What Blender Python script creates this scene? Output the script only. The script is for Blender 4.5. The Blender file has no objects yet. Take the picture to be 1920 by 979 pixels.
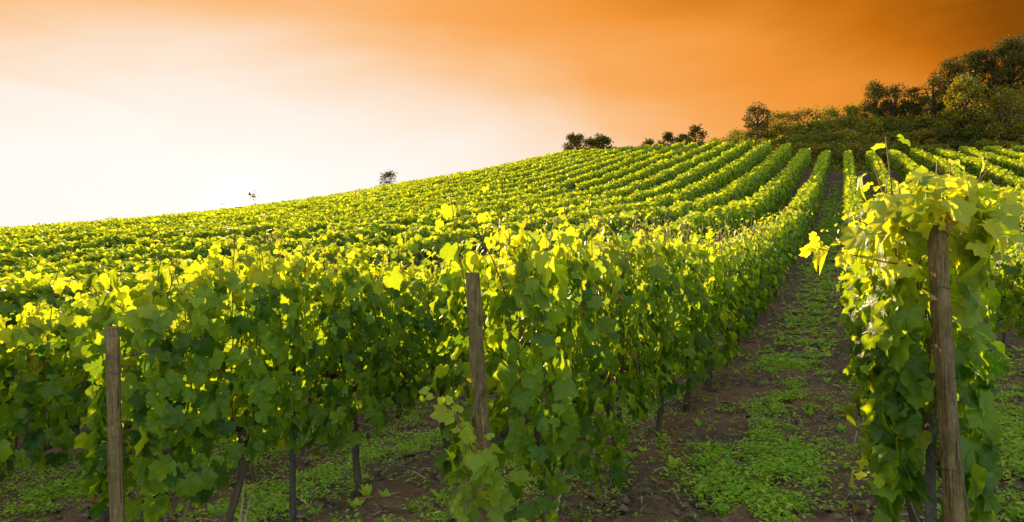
import bpy, math, random
import numpy as np
R = math.radians
rng = np.random.default_rng(7)
random.seed(7)
scene = bpy.context.scene
C = scene.collection

# ------------------------------------------------------------------ camera
TH = R(25.9)
S_, C_ = math.sin(TH), math.cos(TH)
cam = bpy.data.cameras.new("camera"); cam.lens = 24; cam.sensor_width = 36
cam.clip_end = 6000; cam.clip_start = 0.05
co = bpy.data.objects.new("camera", cam); C.objects.link(co)
co.location = (0, 0, 0); co.rotation_euler = (R(90 - 0.65), 0, TH)
scene.camera = co

# ------------------------------------------------------------------ light and sky
SUN_AZ = R(21.85) + TH            # to the left of +Y
SUN_EL = R(12.5)
DISC_EL = R(4.15)
sh = np.array([-math.sin(SUN_AZ), math.cos(SUN_AZ), 0.0])      # horizontal direction to the sun
sr = np.array([math.cos(SUN_AZ), math.sin(SUN_AZ), 0.0])       # to its right
sd = sh * math.cos(SUN_EL) + np.array([0, 0, math.sin(SUN_EL)])
sl = bpy.data.lights.new("sun", 'SUN'); sl.energy = 5.0; sl.angle = R(0.6); sl.color = (1.0, 0.74, 0.40)
so = bpy.data.objects.new("sun", sl); C.objects.link(so)
from mathutils import Vector
so.rotation_euler = Vector(sd).to_track_quat('Z', 'Y').to_euler()

w = bpy.data.worlds.new("World"); scene.world = w; w.use_nodes = True
nt = w.node_tree; nt.nodes.clear()
N = nt.nodes.new; L = nt.links.new
def wm(op, a, b=None, c=None, clamp=False):
    n = N('ShaderNodeMath'); n.operation = op; n.use_clamp = clamp
    for i, v in enumerate((a, b, c)):
        if v is None: continue
        if isinstance(v, (int, float)): n.inputs[i].default_value = v
        else: L(v, n.inputs[i])
    return n.outputs[0]
def wdot(vec, d):
    n = N('ShaderNodeVectorMath'); n.operation = 'DOT_PRODUCT'; L(vec, n.inputs[0]); n.inputs[1].default_value = tuple(d)
    return n.outputs['Value']
tc = N('ShaderNodeTexCoord').outputs['Generated']
nrm = N('ShaderNodeVectorMath'); nrm.operation = 'NORMALIZE'; L(tc, nrm.inputs[0]); D = nrm.outputs[0]
DEG = 180 / math.pi
az = wm('MULTIPLY', wm('ARCTAN2', wdot(D, sr), wdot(D, sh)), DEG)          # + = right of the sun
el = wm('MULTIPLY', wm('ARCSINE', wdot(D, (0, 0, 1))), DEG)
# thin streaky cloud noise warps the distance from the glow
mp = N('ShaderNodeMapping'); mp.inputs['Scale'].default_value = (1.5, 1.5, 5.5); mp.inputs['Rotation'].default_value = (0.18, 0.1, 0.4); L(D, mp.inputs['Vector'])
no = N('ShaderNodeTexNoise'); no.inputs['Scale'].default_value = 1.7; no.inputs['Detail'].default_value = 5; no.inputs['Roughness'].default_value = 0.48
no.inputs['Distortion'].default_value = 0.5; L(mp.outputs[0], no.inputs['Vector'])
nv = wm('SUBTRACT', no.outputs['Fac'], 0.5)
azr = wm('DIVIDE', wm('MAXIMUM', az, 0), 29.0)
azl = wm('DIVIDE', wm('MAXIMUM', wm('MULTIPLY', az, -1), 0), 42.0)
azd = wm('ADD', azr, azl)
eld = wm('DIVIDE', wm('MAXIMUM', wm('SUBTRACT', el, 3.0), 0), 12.6)
d2 = wm('SQRT', wm('ADD', wm('MULTIPLY', azd, azd), wm('MULTIPLY', eld, eld)))
dist = wm('ADD', d2, wm('MULTIPLY', nv, 0.66))
ramp = N('ShaderNodeValToRGB'); L(wm('DIVIDE', dist, 3.2), ramp.inputs[0])
cr = ramp.color_ramp
def lin(r, g, b):
    f = lambda v: (v / 255 / 12.92) if v <= 10 else ((v / 255 + 0.055) / 1.055) ** 2.4
    return (f(r), f(g), f(b), 1)
stops = [(0.0, (1.03, 1.0, .93, 1)), (0.12, (1.01, .965, .90, 1)), (0.21, lin(255, 242, 228)), (0.30, lin(253, 222, 192)), (0.36, lin(252, 198, 142)), (0.44, lin(250, 172, 92)),
         (0.54, lin(243, 152, 58)), (0.63, lin(204, 114, 18)), (0.70, lin(140, 76, 8)), (0.82, lin(98, 58, 8))]
while len(cr.elements) < len(stops): cr.elements.new(0.5)
for e, (p, c) in zip(cr.elements, stops): e.position = p; e.color = (c[0] / 2, c[1] / 2, c[2] / 2, 1)
# the opposite, upper and rear half of the sky stays cool daylight blue
sky = N('ShaderNodeTexSky'); sky.sky_type = 'NISHITA'; sky.sun_disc = False
sky.sun_elevation = SUN_EL; sky.sun_rotation = -SUN_AZ; sky.air_density = 1.0; sky.dust_density = 1.0
coolm = N('ShaderNodeMix'); coolm.data_type = 'RGBA'; coolm.blend_type = 'ADD'; coolm.inputs[0].default_value = 1.0
skm = N('ShaderNodeVectorMath'); skm.operation = 'SCALE'; L(sky.outputs[0], skm.inputs[0]); skm.inputs['Scale'].default_value = 0.12
L(skm.outputs[0], coolm.inputs[6]); coolm.inputs[7].default_value = (0.50, 0.53, 0.49, 1)
mel = N('ShaderNodeMapRange'); mel.interpolation_type = 'SMOOTHSTEP'; L(el, mel.inputs[0]); mel.inputs[1].default_value = 30; mel.inputs[2].default_value = 55
maz = N('ShaderNodeMapRange'); maz.interpolation_type = 'SMOOTHSTEP'; L(wm('ABSOLUTE', az), maz.inputs[0]); maz.inputs[1].default_value = 75; maz.inputs[2].default_value = 115
mask = wm('MAXIMUM', mel.outputs[0], maz.outputs[0])
mx = N('ShaderNodeMix'); mx.data_type = 'RGBA'; L(mask, mx.inputs[0]); L(ramp.outputs[0], mx.inputs[6]); L(coolm.outputs[2], mx.inputs[7])
# glow close to the low sun (true angle from the disc)
dd = sh * math.cos(DISC_EL) + np.array([0, 0, math.sin(DISC_EL)])
ang = wm('MULTIPLY', wm('ARCCOSINE', wm('MINIMUM', wdot(D, dd), 0.9999999)), DEG)
g1 = wm('MULTIPLY', wm('EXPONENT', wm('MULTIPLY', ang, -0.5)), 0.16)
g2 = wm('MULTIPLY', wm('EXPONENT', wm('MULTIPLY', wm('MULTIPLY', ang, ang), -3.0)), 30.0)
gs = N('ShaderNodeVectorMath'); gs.operation = 'SCALE'; gs.inputs[0].default_value = (1.0, 0.86, 0.62)
L(wm('ADD', wm('MULTIPLY', g1, wm('SUBTRACT', 1.0, wm('MINIMUM', wm('DIVIDE', d2, 1.6), 1.0))), g2), gs.inputs['Scale'])
ad = N('ShaderNodeVectorMath'); ad.operation = 'ADD'; L(mx.outputs[2], ad.inputs[0]); L(gs.outputs[0], ad.inputs[1])
bg = N('ShaderNodeBackground'); bg.inputs['Strength'].default_value = 1.0; L(ad.outputs[0], bg.inputs[0])
wo = N('ShaderNodeOutputWorld'); L(bg.outputs[0], wo.inputs[0])
scene.view_settings.view_transform = 'Standard'; scene.view_settings.look = 'None'
scene.view_settings.gamma = 1; scene.view_settings.exposure = 1.0
cy = scene.cycles
cy.max_bounces = 7; cy.diffuse_bounces = 4; cy.glossy_bounces = 2; cy.transmission_bounces = 4; cy.transparent_max_bounces = 4
cy.caustics_reflective = False; cy.caustics_refractive = False

# ------------------------------------------------------------------ helpers
def tag(o, label=None, cat=None, group=None, kind=None):
    if label: o['label'] = label
    if cat: o['category'] = cat
    if group: o['group'] = group
    if kind: o['kind'] = kind
    return o
def empty(name, loc):
    o = bpy.data.objects.new(name, None); C.objects.link(o); o.location = loc; o.empty_display_size = 0.1
    return o
def mesh_obj(name, V, T, mat, parent=None, tint=None, lc=None, smooth=True, origin=None):
    """V (n,3) world coordinates, T (m,3|4) faces -> one mesh object"""
    V = np.asarray(V, dtype=np.float32); T = np.asarray(T, dtype=np.int32)
    if origin is None: origin = np.array(parent.location) if parent is not None else np.zeros(3)
    me = bpy.data.meshes.new(name)
    n, k = T.shape
    me.vertices.add(len(V)); me.vertices.foreach_set('co', (V - np.asarray(origin, dtype=np.float32)).ravel())
    me.loops.add(n * k); me.loops.foreach_set('vertex_index', T.ravel())
    me.polygons.add(n); me.polygons.foreach_set('loop_start', np.arange(0, n * k, k, dtype=np.int32))
    try: me.polygons.foreach_set('loop_total', np.full(n, k, dtype=np.int32))
    except Exception: pass
    me.polygons.foreach_set('use_smooth', np.full(n, smooth))
    me.update(calc_edges=True)
    if tint is not None:
        a = me.attributes.new('tint', 'FLOAT_COLOR', 'POINT')
        a.data.foreach_set('color', np.c_[tint, np.ones(len(tint))].astype(np.float32).ravel())
    if lc is not None:
        a = me.attributes.new('lc', 'FLOAT_VECTOR', 'POINT'); a.data.foreach_set('vector', lc.astype(np.float32).ravel())
    me.materials.append(mat)
    o = bpy.data.objects.new(name, me); C.objects.link(o)
    if parent is not None: o.parent = parent
    else: o.location = origin
    return o
def unit(a): return a / np.maximum(np.linalg.norm(a, axis=-1, keepdims=True), 1e-9)

class Bag:
    """collects vertices and triangles / quads-as-triangles"""
    def __init__(s): s.V = []; s.T = []; s.c = []; s.l = []; s.n = 0
    def add(s, V, T, c=None, l=None):
        s.V.append(V); s.T.append(np.asarray(T) + s.n); s.n += len(V)
        if c is not None: s.c.append(c)
        if l is not None: s.l.append(l)
    def build(s, name, mat, parent=None, smooth=True, origin=None):
        if not s.V: return None
        return mesh_obj(name, np.concatenate(s.V), np.concatenate(s.T), mat, parent,
                        np.concatenate(s.c) if s.c else None, np.concatenate(s.l) if s.l else None, smooth, origin)
def tube(bag, P, rad, sides=6, cap=True, jitter=0.0):
    P = np.asarray(P, float); n = len(P); rad = np.broadcast_to(np.asarray(rad, float), (n,))
    t = unit(np.gradient(P, axis=0)); ref = np.array([0.3, 0.9, 0.2]) if abs(t[0, 2]) > .7 else np.array([0, 0, 1.0])
    u = unit(np.cross(t, ref)); v = np.cross(t, u)
    a = np.linspace(0, 2 * np.pi, sides, endpoint=False)
    rr = rad[:, None] * (1 + (rng.random((n, sides)) - .5) * jitter)
    V = P[:, None] + rr[..., None] * (np.cos(a)[None, :, None] * u[:, None] + np.sin(a)[None, :, None] * v[:, None])
    V = V.reshape(-1, 3); T = []
    for i in range(n - 1):
        for j in range(sides):
            a0 = i * sides + j; a1 = i * sides + (j + 1) % sides; b0 = a0 + sides; b1 = a1 + sides
            T += [(a0, a1, b1), (a0, b1, b0)]
    if cap:
        V = np.vstack([V, P[0], P[-1]]); k = n * sides
        for j in range(sides):
            T.append((k, (j + 1) % sides, j)); T.append((k + 1, (n - 1) * sides + j, (n - 1) * sides + (j + 1) % sides))
    bag.add(V, T)

# leaf templates: x across, y from the petiole (0) to the tip, z up
def grape_template(n_keep, seed, cup, wave):
    r_ = np.random.default_rng(seed)
    ang = np.array([0, 10, 20, 31, 42, 52, 62, 74, 84, 97, 112, 128, 144, 160, 172.0])
    rad = np.array([1.0, .86,   .84, .72, .80, .88, .82, .70, .68, .76, .70, .66, .60, .44, .22])
    if n_keep == 'mid':
        k = [0, 2, 3, 5, 7, 9, 12, 14]; ang, rad = ang[k], rad[k]
    if n_keep == 'low':
        ang = np.array([0, 35, 62, 110, 165.0]); rad = np.array([1.0, .80, .86, .74, .35])
    aL = np.r_[ang, -ang[1:][::-1]]; rL = np.r_[rad, rad[1:][::-1]] * (1 + (r_.random(2 * len(rad) - 1) - .5) * .10)
    x = np.sin(np.radians(aL)) * rL; y = np.cos(np.radians(aL)) * rL
    x = np.r_[0, x]; y = np.r_[0, y]
    r2 = x * x + y * y
    z = cup * r2 * -.46 + np.abs(x) * .30 * np.sign(cup) + wave * .17 * np.sin(np.arctan2(x, y) * 5 + seed) * r2
    V = np.c_[x * .56, (y + .25) * .56, z * .56]
    m = len(aL); T = np.array([(0, 1 + i, 1 + (i + 1) % m) for i in range(m)])[:, ::-1]
    return V, T
def vary(tp, sx, sy, curl):
    V, T = tp; V = V.copy(); V[:, 0] *= sx; V[:, 1] *= sy
    V[:, 2] += curl * V[:, 1] ** 2 + .35 * curl * V[:, 0] * V[:, 1]; V[:, 0] += .10 * curl * V[:, 1]
    return V, T
HI = [vary(grape_template('hi', i, [1, .6, 1.2, -.5, .9, 1.4, .4][i], 1), [1, .85, 1.1, .95, .7, 1.05, .9][i], [1, 1.05, .9, 1, 1.1, .8, .75][i], [0, -.5, .3, -.2, -.9, .5, -.4][i]) for i in range(7)]
MID = [grape_template('mid', i, [1, .6, 1.3, -.5][i], .8) for i in range(4)]
LOW = [grape_template('low', i, [1, .7, 1.2, -.5][i], .5) for i in range(3)]
def card(seed):
    V = np.array([(0, 0, 0), (.36, .42, .13), (0, 1, -.05), (-.34, .5, .11)]) ; V[:, 2] *= (1 if seed % 2 else .4)
    return V, np.array([(0, 1, 2), (0, 2, 3)])
CARD = [card(0), card(1)]
def oval(seed):
    V = np.array([(0, 0, 0), (.2, .3, .05), (.22, .62, .04), (0, 1, -.12), (-.22, .6, .04), (-.2, .3, .05)])
    return V, np.array([(0, 1, 2), (0, 2, 3), (0, 3, 4), (0, 4, 5)])
OVAL = [oval(0)]
BLADE = [(np.array([(-.03, 0, 0), (.03, 0, 0), (.03, .5, .06), (-.03, .5, .06), (0, 1, -.1)]), np.array([(0, 1, 2), (0, 2, 3), (3, 2, 4)]))]
def put_leaves(bag, pos, tip, nor, size, tint, templates, wlc=False):
    n = len(pos)
    if n == 0: return
    tip = unit(tip); nor = nor - tip * (nor * tip).sum(1, keepdims=True); nor = unit(nor); xx = np.cross(tip, nor)
    which = rng.integers(0, len(templates), n)
    for k, (V, T) in enumerate(templates):
        s = which == k; m = int(s.sum())
        if m == 0: continue
        W = (V[None, :, 0:1] * xx[s][:, None] + V[None, :, 1:2] * tip[s][:, None] + V[None, :, 2:3] * nor[s][:, None]) * size[s][:, None, None] + pos[s][:, None]
        F = T[None] + (np.arange(m) * len(V))[:, None, None]
        bag.add(W.reshape(-1, 3), F.reshape(-1, 3), np.repeat(tint[s], len(V), axis=0), np.tile(V, (m, 1)) if wlc else None)

# ------------------------------------------------------------------ materials
def mat_new(name):
    m = bpy.data.materials.new(name); m.use_nodes = True; t = m.node_tree; t.nodes.clear()
    return m, t
def rgb(t, c):
    n = t.nodes.new('ShaderNodeRGB'); n.outputs[0].default_value = (*c, 1); return n.outputs[0]
def mixc(t, f, a, b, blend='MIX'):
    n = t.nodes.new('ShaderNodeMix'); n.data_type = 'RGBA'; n.blend_type = blend
    if isinstance(f, float): n.inputs[0].default_value = f
    else: t.links.new(f, n.inputs[0])
    for i, v in ((6, a), (7, b)):
        if isinstance(v, tuple): n.inputs[i].default_value = (*v, 1)
        else: t.links.new(v, n.inputs[i])
    return n.outputs[2]
def mth(t, op, a, b=None, clamp=False):
    n = t.nodes.new('ShaderNodeMath'); n.operation = op; n.use_clamp = clamp
    for i, v in ((0, a), (1, b)):
        if v is None: continue
        if isinstance(v, (int, float)): n.inputs[i].default_value = v
        else: t.links.new(v, n.inputs[i])
    return n.outputs[0]
def leaf_material(name, dark, light, young, autumn, t_gain, fac=0.45, rough=0.5, veins=False):
    """tint.r = leaf to leaf variation, tint.g = young growth, tint.b = autumn spots"""
    m, t = mat_new(name)
    at = t.nodes.new('ShaderNodeAttribute'); at.attribute_name = 'tint'
    sp = t.nodes.new('ShaderNodeSeparateColor'); t.links.new(at.outputs['Color'], sp.inputs[0])
    c = mixc(t, sp.outputs[0], dark, light)
    c = mixc(t, sp.outputs[1], c, young)
    c = mixc(t, sp.outputs[2], c, autumn)
    bump = None
    if veins:
        lc = t.nodes.new('ShaderNodeAttribute'); lc.attribute_name = 'lc'
        sx = t.nodes.new('ShaderNodeSeparateXYZ'); t.links.new(lc.outputs['Vector'], sx.inputs[0])
        a = mth(t, 'ARCTAN2', sx.outputs[0], mth(t, 'SUBTRACT', sx.outputs[1], 0.14))
        rib = mth(t, 'ABSOLUTE', mth(t, 'SINE', mth(t, 'MULTIPLY', a, 3.5)))      # ribs that leave the petiole like fingers
        rib = mth(t, 'SUBTRACT', 1.0, mth(t, 'MULTIPLY', rib, 6.0, True), True)
        c = mixc(t, mth(t, 'MULTIPLY', rib, 0.22), c, tuple(min(1, v * 1.9 + .02) for v in light))
        nz = t.nodes.new('ShaderNodeTexNoise'); nz.inputs['Scale'].default_value = 9; t.links.new(lc.outputs['Vector'], nz.inputs['Vector'])
        h = mth(t, 'ADD', mth(t, 'MULTIPLY', rib, -.6), nz.outputs['Fac'])
        bp = t.nodes.new('ShaderNodeBump'); bp.inputs['Strength'].default_value = .35; bp.inputs['Distance'].default_value = .01
        t.links.new(h, bp.inputs['Height']); bump = bp.outputs[0]
    p = t.nodes.new('ShaderNodeBsdfPrincipled'); t.links.new(c, p.inputs['Base Color']); p.inputs['Roughness'].default_value = rough
    p.inputs['Specular IOR Level'].default_value = .25
    if bump: t.links.new(bump, p.inputs['Normal'])
    tr = t.nodes.new('ShaderNodeBsdfTranslucent')
    tcol = mixc(t, 1.0, c, t_gain, 'MULTIPLY'); t.links.new(tcol, tr.inputs[0])
    mx = t.nodes.new('ShaderNodeMixShader'); mx.inputs[0].default_value = fac
    t.links.new(p.outputs[0], mx.inputs[1]); t.links.new(tr.outputs[0], mx.inputs[2])
    o = t.nodes.new('ShaderNodeOutputMaterial'); t.links.new(mx.outputs[0], o.inputs[0])
    return m
G_DARK, G_LIGHT = (0.018, 0.062, 0.007), (0.115, 0.200, 0.012)
YOUNG, AUT = (0.26, 0.325, 0.025), (0.22, 0.10, 0.05)
M_VINE = leaf_material('vine_leaf', G_DARK, G_LIGHT, YOUNG, AUT, (5.7, 4.1, 1.1), .50, .42, True)
M_VINEF = leaf_material('vine_leaf_far', G_DARK, G_LIGHT, YOUNG, AUT, (5.7, 4.1, 1.1), .50, .5)
M_SHRUB = leaf_material('shrub_leaf', (0.045, 0.072, 0.006), (0.10, 0.135, 0.010), (0.28, 0.27, 0.02), (0.22, 0.09, 0.015), (3.0, 2.2, .8), .45, .7)
M_TREE = leaf_material('tree_leaf', (0.030, 0.044, 0.005), (0.080, 0.090, 0.009), (0.16, 0.15, 0.015), (0.12, 0.05, 0.01), (2.6, 1.7, .6), .4, .7)
M_WEED = leaf_material('weed_leaf', (0.08, 0.23, 0.015), (0.25, 0.44, 0.03), (0.42, 0.50, 0.04), (0.20, 0.15, 0.06), (2.4, 2.0, 1.0), .40, .5)
def simple(name, c1, c2, scale=20, rough=.8, bump=.4, stretch=(1, 1, 1), detail=6, metal=0, dist=.01):
    m, t = mat_new(name)
    g = t.nodes.new('ShaderNodeTexCoord'); mp = t.nodes.new('ShaderNodeMapping'); mp.inputs['Scale'].default_value = stretch
    t.links.new(g.outputs['Object'], mp.inputs[0])
    nz = t.nodes.new('ShaderNodeTexNoise'); nz.inputs['Scale'].default_value = scale; nz.inputs['Detail'].default_value = detail; nz.inputs['Roughness'].default_value = .65
    t.links.new(mp.outputs[0], nz.inputs['Vector'])
    f = t.nodes.new('ShaderNodeMapRange'); t.links.new(nz.outputs['Fac'], f.inputs[0]); f.inputs[1].default_value = .33; f.inputs[2].default_value = .67
    c = mixc(t, f.outputs[0], c1, c2)
    p = t.nodes.new('ShaderNodeBsdfPrincipled'); t.links.new(c, p.inputs['Base Color']); p.inputs['Roughness'].default_value = rough; p.inputs['Metallic'].default_value = metal
    b = t.nodes.new('ShaderNodeBump'); b.inputs['Strength'].default_value = bump; b.inputs['Distance'].default_value = dist
    t.links.new(nz.outputs['Fac'], b.inputs['Height']); t.links.new(b.outputs[0], p.inputs['Normal'])
    o = t.nodes.new('ShaderNodeOutputMaterial'); t.links.new(p.outputs[0], o.inputs[0])
    return m
M_BARK = simple('bark', (0.035, 0.024, 0.016), (0.11, 0.075, 0.05), 30, .9, .9, (1, 1, .25), 8, 0, .02)
M_CANE = simple('cane', (0.11, 0.035, 0.022), (0.20, 0.10, 0.035), 14, .6, .2)
def wood_mat():
    m, t = mat_new('weathered_wood'); g = t.nodes.new('ShaderNodeTexCoord')
    def nz(scale, st, detail=8, lo=.35, hi=.65):
        mp = t.nodes.new('ShaderNodeMapping'); mp.inputs['Scale'].default_value = st; t.links.new(g.outputs['Object'], mp.inputs[0])
        n = t.nodes.new('ShaderNodeTexNoise'); n.inputs['Scale'].default_value = scale; n.inputs['Detail'].default_value = detail; n.inputs['Roughness'].default_value = .7
        t.links.new(mp.outputs[0], n.inputs['Vector']); f = t.nodes.new('ShaderNodeMapRange'); t.links.new(n.outputs['Fac'], f.inputs[0])
        f.inputs[1].default_value = lo; f.inputs[2].default_value = hi; return f.outputs[0]
    grain = nz(22, (4, 4, .25)); crack = nz(30, (3, 3, .10), 4, .33, .40); blot = nz(5, (1, 1, .8), 6, .42, .62); rough_ = nz(70, (1, 1, .6), 5)
    c = mixc(t, grain, (0.10, 0.062, 0.024), (0.36, 0.25, 0.115))
    c = mixc(t, blot, c, (0.10, 0.085, 0.030))
    c = mixc(t, mth(t, 'MULTIPLY', rough_, .45), c, (0.05, 0.034, 0.018))
    c = mixc(t, crack, (0.012, 0.008, 0.005), c)
    p = t.nodes.new('ShaderNodeBsdfPrincipled'); t.links.new(c, p.inputs['Base Color']); p.inputs['Roughness'].default_value = .9; p.inputs['Specular IOR Level'].default_value = .2
    h = mth(t, 'ADD', mth(t, 'MULTIPLY', grain, .4), mth(t, 'ADD', crack, mth(t, 'MULTIPLY', rough_, .3)))
    b = t.nodes.new('ShaderNodeBump'); b.inputs['Strength'].default_value = .9; b.inputs['Distance'].default_value = .008
    t.links.new(h, b.inputs['Height']); t.links.new(b.outputs[0], p.inputs['Normal'])
    o = t.nodes.new('ShaderNodeOutputMaterial'); t.links.new(p.outputs[0], o.inputs[0]); return m
M_WOOD = wood_mat()
M_WIRE = simple('wire', (0.05, 0.04, 0.03), (0.16, 0.13, 0.10), 40, .45, .1, metal=.8)
M_STAKE = simple('galvanised_stake', (0.05, 0.052, 0.045), (0.13, 0.135, 0.12), 18, .5, .2, metal=.5)
M_STRAW = simple('straw', (0.16, 0.11, 0.06), (0.40, 0.30, 0.17), 6, .8, .1)
M_CLOD = simple('clod', (0.05, 0.032, 0.022), (0.20, 0.13, 0.09), 14, .95, .8)
M_GRAPE = simple('grape', (0.20, 0.26, 0.05), (0.34, 0.36, 0.09), 9, .3, .1)
M_CORE = simple('opaque_core_dark', (0.022, 0.045, 0.008), (0.06, 0.10, 0.018), 5, .9, .9, dist=.08)  # dark fill for the core added inside the far rows

# ------------------------------------------------------------------ terrain
_yy = np.arange(-200, 260, .5)
_P = np.interp(_yy, [-200, 8, 11, 18, 26, 34, 44, 54, 68, 80, 86, 130, 200, 260], [0, 0, .18, .87, 1.7, 2.65, 4.15, 6.0, 8.7, 11.0, 11.9, 13, 13, 12])
_k = np.exp(-np.linspace(-2, 2, 13) ** 2); _P = np.convolve(np.pad(_P, 6, 'edge'), _k / _k.sum(), 'valid')
def sstep(a, b, x):
    t = np.clip((x - a) / (b - a), 0, 1); return t * t * (3 - 2 * t)
_ex = np.arange(-400, 200, 2.0)
_E = np.interp(_ex, [-400, -240, -200, -160, -110, -80, -60, -45, -32, -20, -8, -2, 6, 16, 60, 200],
               [0.0, .10, .20, .32, .50, .66, .80, .98, 1.16, 1.17, 1.12, .97, .95, .93, .93, .93])
_k2 = np.exp(-np.linspace(-2, 2, 5) ** 2); _E = np.convolve(np.pad(_E, 2, 'edge'), _k2 / _k2.sum(), 'valid')
def hills(X, Y):
    return (np.sin(X * .11 + 1.3) * np.cos(Y * .09) + .5 * np.sin(X * .27 + Y * .21)) 
def ground_z(X, Y):
    X = np.asarray(X, float); Y = np.asarray(Y, float)
    z = -2.2 + np.interp(Y, _yy, _P) * np.interp(X, _ex, _E)
    cr_ = np.interp(X, [-40, -25, -15, -9, -5.75, -3.75, -1.75, .35, 2.35, 6, 12], [0, -.18, -.36, -.36, -.25, .12, .25, .45, .55, .6, .4])
    z = z + cr_ * (1 - sstep(5, 15, Y))
    z = z + hills(X, Y) * .12 * sstep(14, 40, np.hypot(X, Y))
    bank = np.interp(X, [-60, -36, -25, -15, -8, 0, 15, 30, 60, 200], [0, 0, .8, 2.3, 5, 7, 8, 9.5, 10, 6])
    z = z + bank * sstep(86, 108, Y) * (1 - .5 * sstep(120, 200, Y))
    fall = sstep(-28, -48, X) * np.maximum(Y - 86, 0) * .22
    z = z - np.minimum(fall, 30)
    z = z - np.maximum(np.hypot(X, Y) - 260, 0) * .02
    return z
def vnoise(x, y, s):
    """cheap value noise"""
    x = np.asarray(x) * s; y = np.asarray(y) * s
    xi = np.floor(x).astype(int); yi = np.floor(y).astype(int); fx = x - xi; fy = y - yi
    fx = fx * fx * (3 - 2 * fx); fy = fy * fy * (3 - 2 * fy)
    def h(a, b):
        v = np.sin(a * 127.1 + b * 311.7) * 43758.5453; return v - np.floor(v)
    return (h(xi, yi) * (1 - fx) + h(xi + 1, yi) * fx) * (1 - fy) + (h(xi, yi + 1) * (1 - fx) + h(xi + 1, yi + 1) * fx) * fy
def steps(a, fine0, fine1, b, fine, g=1.13, mx=40):
    r = [fine1]; d = fine
    while r[-1] < b: d = min(d * g, mx); r.append(r[-1] + d)
    l = [fine0]; d = fine
    while l[-1] > a: d = min(d * g, mx); l.append(l[-1] - d)
    return np.array(l[::-1][:-1] + list(np.arange(fine0, fine1, fine)) + r)
gx = steps(-900, -6.5, 4.0, 900, .055, 1.06); gy = steps(-300, 2.5, 12.0, 1500, .055, 1.03)
GX, GY = np.meshgrid(gx, gy)
near = (1 - sstep(14, 26, GY)) * sstep(-14, -8, GX) * (1 - sstep(5, 9, GX))
clod = (vnoise(GX, GY, 8) - .5) * .09 + (vnoise(GX + 5, GY, 16) - .5) * .06 + (vnoise(GX, GY + 9, 3.1) - .5) * .07
GZ = ground_z(GX, GY) + clod * near
nxg, nyg = len(gx), len(gy)
idx = np.arange(nxg * nyg).reshape(nyg, nxg)
Q = np.stack([idx[:-1, :-1], idx[:-1, 1:], idx[1:, 1:], idx[1:, :-1]], -1).reshape(-1, 4)
def ground_mat():
    m, t = mat_new('soil')
    g = t.nodes.new('ShaderNodeTexCoord')
    def nz(scale, detail, rough=.6):
        n = t.nodes.new('ShaderNodeTexNoise'); n.inputs['Scale'].default_value = scale; n.inputs['Detail'].default_value = detail
        n.inputs['Roughness'].default_value = rough; t.links.new(g.outputs['Object'], n.inputs['Vector']); return n.outputs['Fac']
    def mr(v, a, b):
        n = t.nodes.new('ShaderNodeMapRange'); n.inputs[1].default_value = a; n.inputs[2].default_value = b; t.links.new(v, n.inputs[0]); return n.outputs[0]
    f1, f2, f3 = nz(14, 8), nz(.9, 4), nz(60, 3)
    c = mixc(t, mr(f1, .35, .68), (0.028, 0.019, 0.015), (0.17, 0.118, 0.080))
    c = mixc(t, mr(f2, .40, .62), c, (0.17, 0.095, 0.055))
    sx = t.nodes.new('ShaderNodeSeparateXYZ'); t.links.new(g.outputs['Object'], sx.inputs[0])
    far = mr(sx.outputs[1], 84, 90)
    c = mixc(t, far, c, (0.05, 0.055, 0.015))
    p = t.nodes.new('ShaderNodeBsdfPrincipled'); t.links.new(c, p.inputs['Base Color']); p.inputs['Roughness'].default_value = .95
    p.inputs['Specular IOR Level'].default_value = .2
    h = mth(t, 'ADD', f1, mth(t, 'MULTIPLY', f3, .4))
    b = t.nodes.new('ShaderNodeBump'); b.inputs['Strength'].default_value = .9; b.inputs['Distance'].default_value = .05
    t.links.new(h, b.inputs['Height']); t.links.new(b.outputs[0], p.inputs['Normal'])
    o = t.nodes.new('ShaderNodeOutputMaterial'); t.links.new(p.outputs[0], o.inputs[0])
    return m
tag(mesh_obj('ground', np.c_[GX.ravel(), GY.ravel(), GZ.ravel()], Q, ground_mat()), kind='structure')

# ------------------------------------------------------------------ vine rows
ROWS_L = [.35, -1.75, -3.75]
X = -5.75
while X > -168: ROWS_L.append(X); X -= 2.0
ROWS_R = [2.4 + 2.05 * i for i in range(10)]
START = {.35: 3.42, -1.75: 3.32, -3.75: 2.55}
def row_start(X):
    if X in START: return START[X]
    if X < 0: return max(1.6 + (X + 5.75) * .25, -.5 * X - 4.5) if X < -5 else 2.5
    return 3.9 + (X - 2.4) * .35
HB = 2.15                                   # canopy height above the ground
def canopy_top(X, Y):
    return HB + (vnoise(np.full_like(Y, X) * 7.3, Y, 1.1) - .5) * .22 + (vnoise(np.full_like(Y, X) * 3.3 + 40, Y, 3.2) - .5) * .12

def vine_leaf_tint(n, hfrac, yellow_bias=0.0):
    """hfrac 0 at the bottom .. 1 at the tips of the shoots"""
    r = rng.random(n)
    y = np.clip((hfrac - .72) * 2.6 + (rng.random(n) - .45) * .5 + yellow_bias, 0, 1) * (.25 + .75 * rng.random(n))
    y = np.maximum(y, (rng.random(n) < .04) * rng.random(n) * .6)
    a = np.where(rng.random(n) < .003 + .02 * (hfrac > .96), rng.random(n) * .9, 0)
    return np.c_[r, y, a]

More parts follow.
